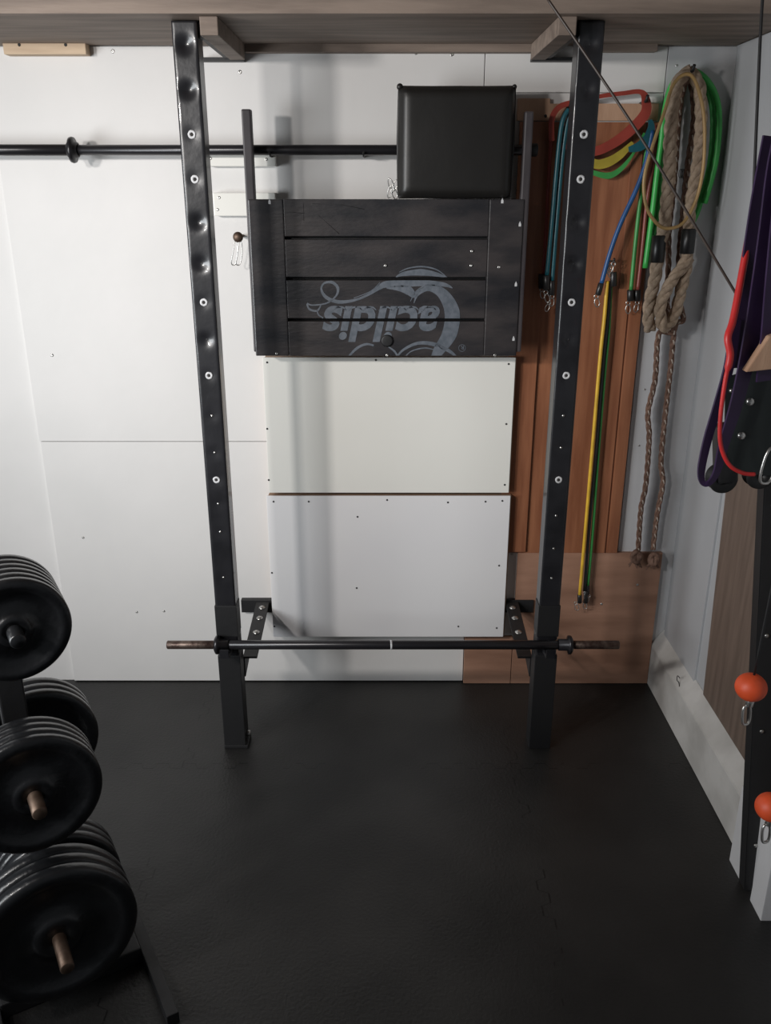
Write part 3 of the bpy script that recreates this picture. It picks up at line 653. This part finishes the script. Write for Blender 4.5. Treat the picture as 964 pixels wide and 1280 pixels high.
tubeband(z7, [(285, -165), (275, 50), (258, 230), (232, 550), (207, 900), (186, 1130)], -0.030, 0.0048, 'dgreen', 'long green tube hanging beside the yellow one', [(z7(184, 0)[0], z7(0, 1125)[1], z7(0, 1165)[1], -0.030, 0.007)], [(z7(190, 0)[0], 745, -0.034, 1.0, -0.3), (z7(172, 0)[0], 752, -0.034, 1.0, 0.2)])
# hemp climbing rope
t = thing('hemp_rope', 'thick pale hemp rope coiled over the corner hook, ends wrapped in black tape', 'rope', at(840, 420, -0.074))
bm = nb()
Lp = [at(*z4(*p), -0.072) for p in [(445, 378), (385, 420), (352, 520), (335, 700), (325, 950), (300, 1200)]]+[at(*z6(552, 640), -0.072), at(*z6(540, 740), -0.072), at(*z6(516, 860), -0.072), at(*z6(520, 945), -0.074)]
rope(bm, Lp, 0.0165, 0.034); obj('strand', bm, 'hemp', t)
bm = nb(); Rp = [at(*z4(*p), -0.068) for p in [(430, 380), (480, 440), (497, 560), (495, 700), (475, 900), (440, 1100)]]+[at(*z6(665, 590), -0.072), at(*z6(655, 680), -0.074), at(*z6(600, 760), -0.088), at(*z6(560, 850), -0.095), at(*z6(570, 930), -0.088), at(*z6(610, 890), -0.074), at(*z6(640, 780), -0.072), at(*z6(665, 670), -0.060)]
rope(bm, Rp, 0.0155, 0.034); obj('strand', bm, 'hemp', t)
for (a, b) in (((556, 585), (546, 688)), ((668, 560), (658, 655))):
    bm = nb(); A_, B_ = at(*z6(*a), -0.072), at(*z6(*b), -0.074); cyl(bm, A_, B_, 0.0185, 20); obj('tape_wrap', bm, 'tape', t)
# thin braided ropes with knots
def braid(p4, p6, p7, knot, label, Y):
    pts = [at(*z4(*p), Y) for p in p4]+[at(*z6(*p), Y) for p in p6]+[at(*z7(*p), Y) for p in p7]
    t = thing('braided_rope', label, 'rope', pts[-1]); bm = nb(); rope(bm, pts, 0.0078, 0.03, strands=3); obj('braid', bm, 'thinrope', t)
    P_ = smooth_path(pts, 14); bm = nb(); acc = 0
    for a, b in zip(P_, P_[1:]):
        acc += (b-a).length
        if acc > 0.026:
            acc = 0; d = (b-a).normalized(); s = V((1, 0, 0)); q = a+V((0, -0.0082, 0)); tube(bm, [q-d*0.006-s*0.002, q+d*0.006+s*0.002], 0.0019, 6)
    o = obj('flecks', bm, 'fleck', t); o['kind'] = 'stuff'
    k = at(*z7(*knot), Y-0.012); bm = nb()
    for i in range(3):
        th = i*1.1; q = [k+V((math.cos(u)*0.012*math.cos(th), math.sin(u)*0.012*math.sin(th)*0.6, math.sin(u)*0.016)) for u in [2*math.pi*j/10 for j in range(10)]]
        tube(bm, q, 0.0072, 7, closed=True, smooth=2)
    for i in range(9):
        a = random.uniform(-1, 1); tube(bm, [k+V((a*0.008, 0, -0.01)), k+V((a*0.022, random.uniform(-.006, .004), -0.026-random.random()*0.01))], 0.0022, 5)
    obj('end_knot', bm, 'thinrope', t)
braid([(425, 425), (395, 500), (375, 650), (362, 850), (345, 1050), (325, 1230)], [(590, 700), (585, 850), (608, 950)], [(488, 60), (472, 250), (442, 390), (447, 500), (432, 700), (412, 800), (400, 980)], (392, 1005), 'left one of the two thin brown braided ropes, frayed knot at its end', -0.028)
braid([(440, 425), (455, 520), (458, 650), (430, 850), (412, 1000), (395, 1200)], [(632, 640), (625, 800), (645, 900)], [(556, 30), (538, 200), (515, 400), (497, 600), (505, 690), (480, 830), (462, 975)], (466, 1015), 'right one of the two thin brown braided ropes, thicker knot at its end', -0.022)
# green hose and tan cord
bm = nb(); Gp = [at(*z6(503, 708), -0.040), at(*z6(530, 500), -0.040), at(*z6(550, 330), -0.040)]+[at(*z4(*p), -0.040) for p in [(285, 760), (300, 620), (340, 460), (430, 378), (520, 420), (580, 530), (592, 680), (570, 880), (515, 1085)]]
tube(bm, Gp, 0.0078, 12, smooth=6)
Gq = [at(*z6(518, 640), -0.022), at(*z6(548, 500), -0.022), at(*z6(562, 330), -0.022)]+[at(*z4(*p), -0.020) for p in [(310, 620), (360, 450), (440, 385), (510, 430), (555, 560), (560, 720), (540, 900), (480, 1120), (440, 1200)]]
tag(obj('rubber_hose', bm, 'green'), 'bright green rubber tube looped over the corner hook, outer strand', 'tube')
bm = nb(); tube(bm, Gq, 0.0075, 12, smooth=6)
tag(obj('rubber_hose', bm, 'green'), 'bright green rubber tube looped over the corner hook, inner strand', 'tube')
bm = nb(); tube(bm, zs(z4, [(300, 600), (232, 800), (193, 960), (205, 1100), (260, 1190), (320, 1218), (400, 1190), (465, 1080), (500, 950), (515, 800), (510, 600), (470, 440), (420, 395), (350, 450)], -0.105), 0.0044, 8, closed=True, smooth=6)
tag(obj('elastic_cord', bm, 'tan'), 'thin tan elastic cord looped around the hemp rope', 'cord')
bm = nb()
for k in (-1, 0, 1):
    q = at(*z4(398+k*10, 925), -0.001); tube(bm, [q+V((math.cos(u)*0.005, 0, math.sin(u)*0.011)) for u in [2*math.pi*j/12 for j in range(12)]], 0.0006, 5, closed=True)
tag(obj('pencil_scribble', bm, 'seam'), 'small looped scribble on the pale board between the ropes', 'mark')
# small wire hook on the ledge
q = atx(849, 850, 0.852); bm = nb(); tube(bm, [q+V((-0.002, -0.01, 0.012)), q+V((-0.006, 0.0, 0.014)), q+V((-0.006, 0.0, 0.0)), q+V((0.0, -0.0, -0.008)), q+V((0.0, -0.01, -0.016))], 0.0012, 6, smooth=5)
tag(obj('wire_hook', bm, 'blackflat'), 'tiny bent wire hook on the painted ledge of the right wall', 'hook')
# ================================================================ RIGHT SIDE: panel, machine, bands
def sq(x, y, X=SX): return atx(x, y, X)
a, b, c_, d_ = sq(884, 866, SX-0.001), sq(944, 970, SX-0.001), None, None
bm = nb(); prism(bm, [(SX-0.010, -0.385, 0.195), (SX-0.010, -0.95, 0.195), (SX-0.010, -0.95, 1.3), (SX-0.010, -0.30, 1.3)], (0.0095, 0, 0), 0.001)
tag(obj('laminate_panel', bm, 'darkply'), 'grey-brown laminate panel leaning against the right wall above the ledge', 'panel')
# machine column
t = thing('cable_column', 'black steel column of the cable machine at the right edge', 'machine column', (0.835, -0.885, 0))
bm = nb(); bot = V((0.818, -0.9, 0.0)); top = V((0.765, -0.80, 0.905)); dirc = (top-bot)/0.905
prism(bm, [bot, bot+V((0.055, 0, 0)), bot+dirc*2.2+V((0.055, 0, 0)), bot+dirc*2.2], (0, 0.035, 0), 0.002); obj('column_tube', bm, 'blackflat', t)
for zz in (0.12, 0.40, 0.62, 0.9):
    q = bot+dirc*zz+V((0.02, 0, 0)); bm = nb(); lathe(bm, [(0, 0), (0.005, 0), (0.004, 0.003), (0, 0.0035)], q, (0, -1, 0), 14, False); obj('bolt', bm, 'chrome', t)
# pulley housing
Ym = -0.92
def E(x, y, dy=0): return at(*z8(x, y), Ym+dy)
t = thing('pulley_housing', 'dark steel double pulley housing with silver bolts at the right edge', 'pulley', E(300, 1100))
out = [(192, 645), (230, 632), (300, 620), (440, 612), (470, 700), (470, 1060), (400, 1110), (320, 1105), (255, 1092), (205, 1060), (182, 980), (176, 850), (178, 740)]
for k, dy in enumerate((0, 0.04)):
    bm = nb(); prism(bm, [E(x, y, dy) for x, y in out], (0, 0.005, 0), 0.001); obj('side_plate', bm, mat('dark_green_steel', (0.014, 0.019, 0.019), 0.5) if k == 0 else 'blackflat', t)
for (x, y) in ((293, 760), (252, 920), (203, 708)):
    bm = nb(); q = E(x, y); r = 0.0075 if x != 203 else 0.004; lathe(bm, [(0, 0), (r, 0), (r, 0.002), (r*0.7, 0.005), (0, 0.0055)], q, (0, -1, 0), 18, False); obj('bolt', bm, 'chrome', t)
for (x, y, r) in ((170, 1130, 0.026), (345, 1110, 0.026)):
    bm = nb(); q = E(x, y, 0.008); lathe(bm, [(0.006, 0), (r, 0), (r+0.001, 0.003), (r*0.8, 0.009), (r*0.8, 0.018), (r+0.001, 0.024), (r, 0.027), (0.006, 0.027)], q, (0, 1, 0), 32); o = obj('pulley_wheel', bm, 'blackrub', t)
bm = nb(); obox(bm, (E(175, 1000, 0.02)), V((1, 0, 0.15)).normalized(), V((0, 1, 0)), V((-0.15, 0, 1)).normalized(), 0.018, 0.018, 0.055, 0.004); obj('wheel_bracket', bm, 'blackflat', t)
# timber behind the housing
bm = nb(); prism(bm, [E(275, 622, -0.055), E(385, 455, -0.055), E(470, 430, -0.055), E(470, 600, -0.055)], (0, 0.02, 0), 0.001)
tag(obj('timber_wedge', bm, 'ply'), 'pale timber wedge showing above the pulley housing', 'timber block')
# carabiner
def carabiner(bm, c, w, h, r, tilt=0.0, yo=0):
    pts = []
    for k in range(20):
        u = 2*math.pi*k/20; x = math.copysign(abs(math.cos(u))**0.7, math.cos(u))*w; z = math.copysign(abs(math.sin(u))**0.8, math.sin(u))*h
        pts.append(V(c)+V((x*math.cos(tilt)-z*math.sin(tilt), yo*math.cos(u), x*math.sin(tilt)+z*math.cos(tilt))))
    tube(bm, pts, r, 8, closed=True, smooth=2)
bm = nb(); carabiner(bm, at(962, 582, -0.97), 0.014, 0.034, 0.0026, -0.12, 0.004)
tag(obj('carabiner', bm, 'chrome'), 'large silver carabiner at the right edge beside the pulley housing', 'carabiner')
# orange stoppers
def stopper(px, py, Y, label):
    c = at(px, py, Y); t = thing('cable_stopper', label, 'cable stopper', c, 'orange cable stoppers')
    bm = nb(); ball(bm, c, 0.0305, 32, (1, 1, 0.92)); obj('ball', bm, 'orange', t)
    bm = nb(); cyl(bm, c+V((0.004, 0, -0.024)), c+V((0.002, 0, -0.043)), 0.008, 14); obj('swivel', bm, 'chrome', t)
    bm = nb(); carabiner(bm, c+V((0, 0, -0.064)), 0.009, 0.022, 0.0028, 0.1, 0.003); obj('snap_hook', bm, 'chrome', t)
    bm = nb(); tube(bm, [c+V((0.002, 0, 0.026)), c+V((0.010, 0.0, 0.30)), c+V((0.03, 0.02, 0.62))], 0.0024, 8, smooth=4); obj('cable', bm, 'blackflat', t)
stopper(939, 859, -0.97, 'upper orange ball stopper with snap hook on the cable machine')
stopper(964, 1009, -1.05, 'lower orange ball stopper with snap hook, cut by the right edge')
# cables
bm = nb(); tube(bm, [at(680, -8, -0.75), at(800, 170, -0.83), at(928, 380, -0.90)], 0.0024, 10, smooth=8)
tag(obj('cable', bm, mat('cable_sheath', (0.05, 0.035, 0.028), 0.45)), 'taut dark cable running diagonally across the right post', 'cable')
bm = nb(); tube(bm, [at(954, -10, -0.70), at(950, 60, -0.72), at(942, 250, -0.78), at(941, 300, -0.80)], 0.0030, 8, smooth=6)
tag(obj('cable', bm, 'blackflat'), 'thin dark cable hanging along the right wall at the top right', 'cable')
# purple bands
def strap(pts, ws, m, label, th=0.004):
    P3 = [at(x, y, Y) for x, y, Y in pts]; bm = nb(); ribbon(bm, P3, ws, th, (0.25, -1, 0), 6)
    tag(obj('loop_band', bm, m), label, 'resistance band')
strap([(992, 120, -.93), (972, 200, -.935), (960, 290, -.94), (950, 360, -.94), (938, 430, -.94), (922, 500, -.94), (905, 555, -.94), (896, 590, -.94), (886, 604, -.94), (878, 602, -.935), (877, 585, -.93), (885, 548, -.925), (898, 505, -.92), (912, 455, -.92), (920, 400, -.92)], [.034, .034, .034, .034, .032, .026, .020, .014, .010, .010, .015, .017, .018, .02, .02], 'purple', 'wide purple loop band whose bottom loop hangs left of the pulley housing')
strap([(1004, 150, -.945), (985, 250, -.95), (975, 340, -.955), (968, 420, -.955), (962, 475, -.95)], .052, 'purple', 'second purple band filling the right edge above the pulley housing')
strap([(962, 170, -.905), (947, 250, -.91), (935, 330, -.915), (926, 400, -.915), (917, 460, -.915)], .024, 'purple', 'narrow purple band at the outer left of the purple bundle')
bm = nb(); tube(bm, [at(x, y, Yy) for x, y, Yy in [(952, 210, -.895), (940, 275, -.90), (929, 335, -.92), (917, 398, -.95), (910, 422, -.965), (913, 445, -.97), (907, 475, -.97), (901, 520, -.97), (901, 555, -.97), (911, 580, -.97), (928, 591, -.97), (944, 593, -.97)]], lambda u: 0.0038 if u > 0.5 else 0.0062, 10, smooth=6)
tag(obj('loop_band', bm, 'redband'), 'thin red band curling around the pulley housing', 'resistance band')
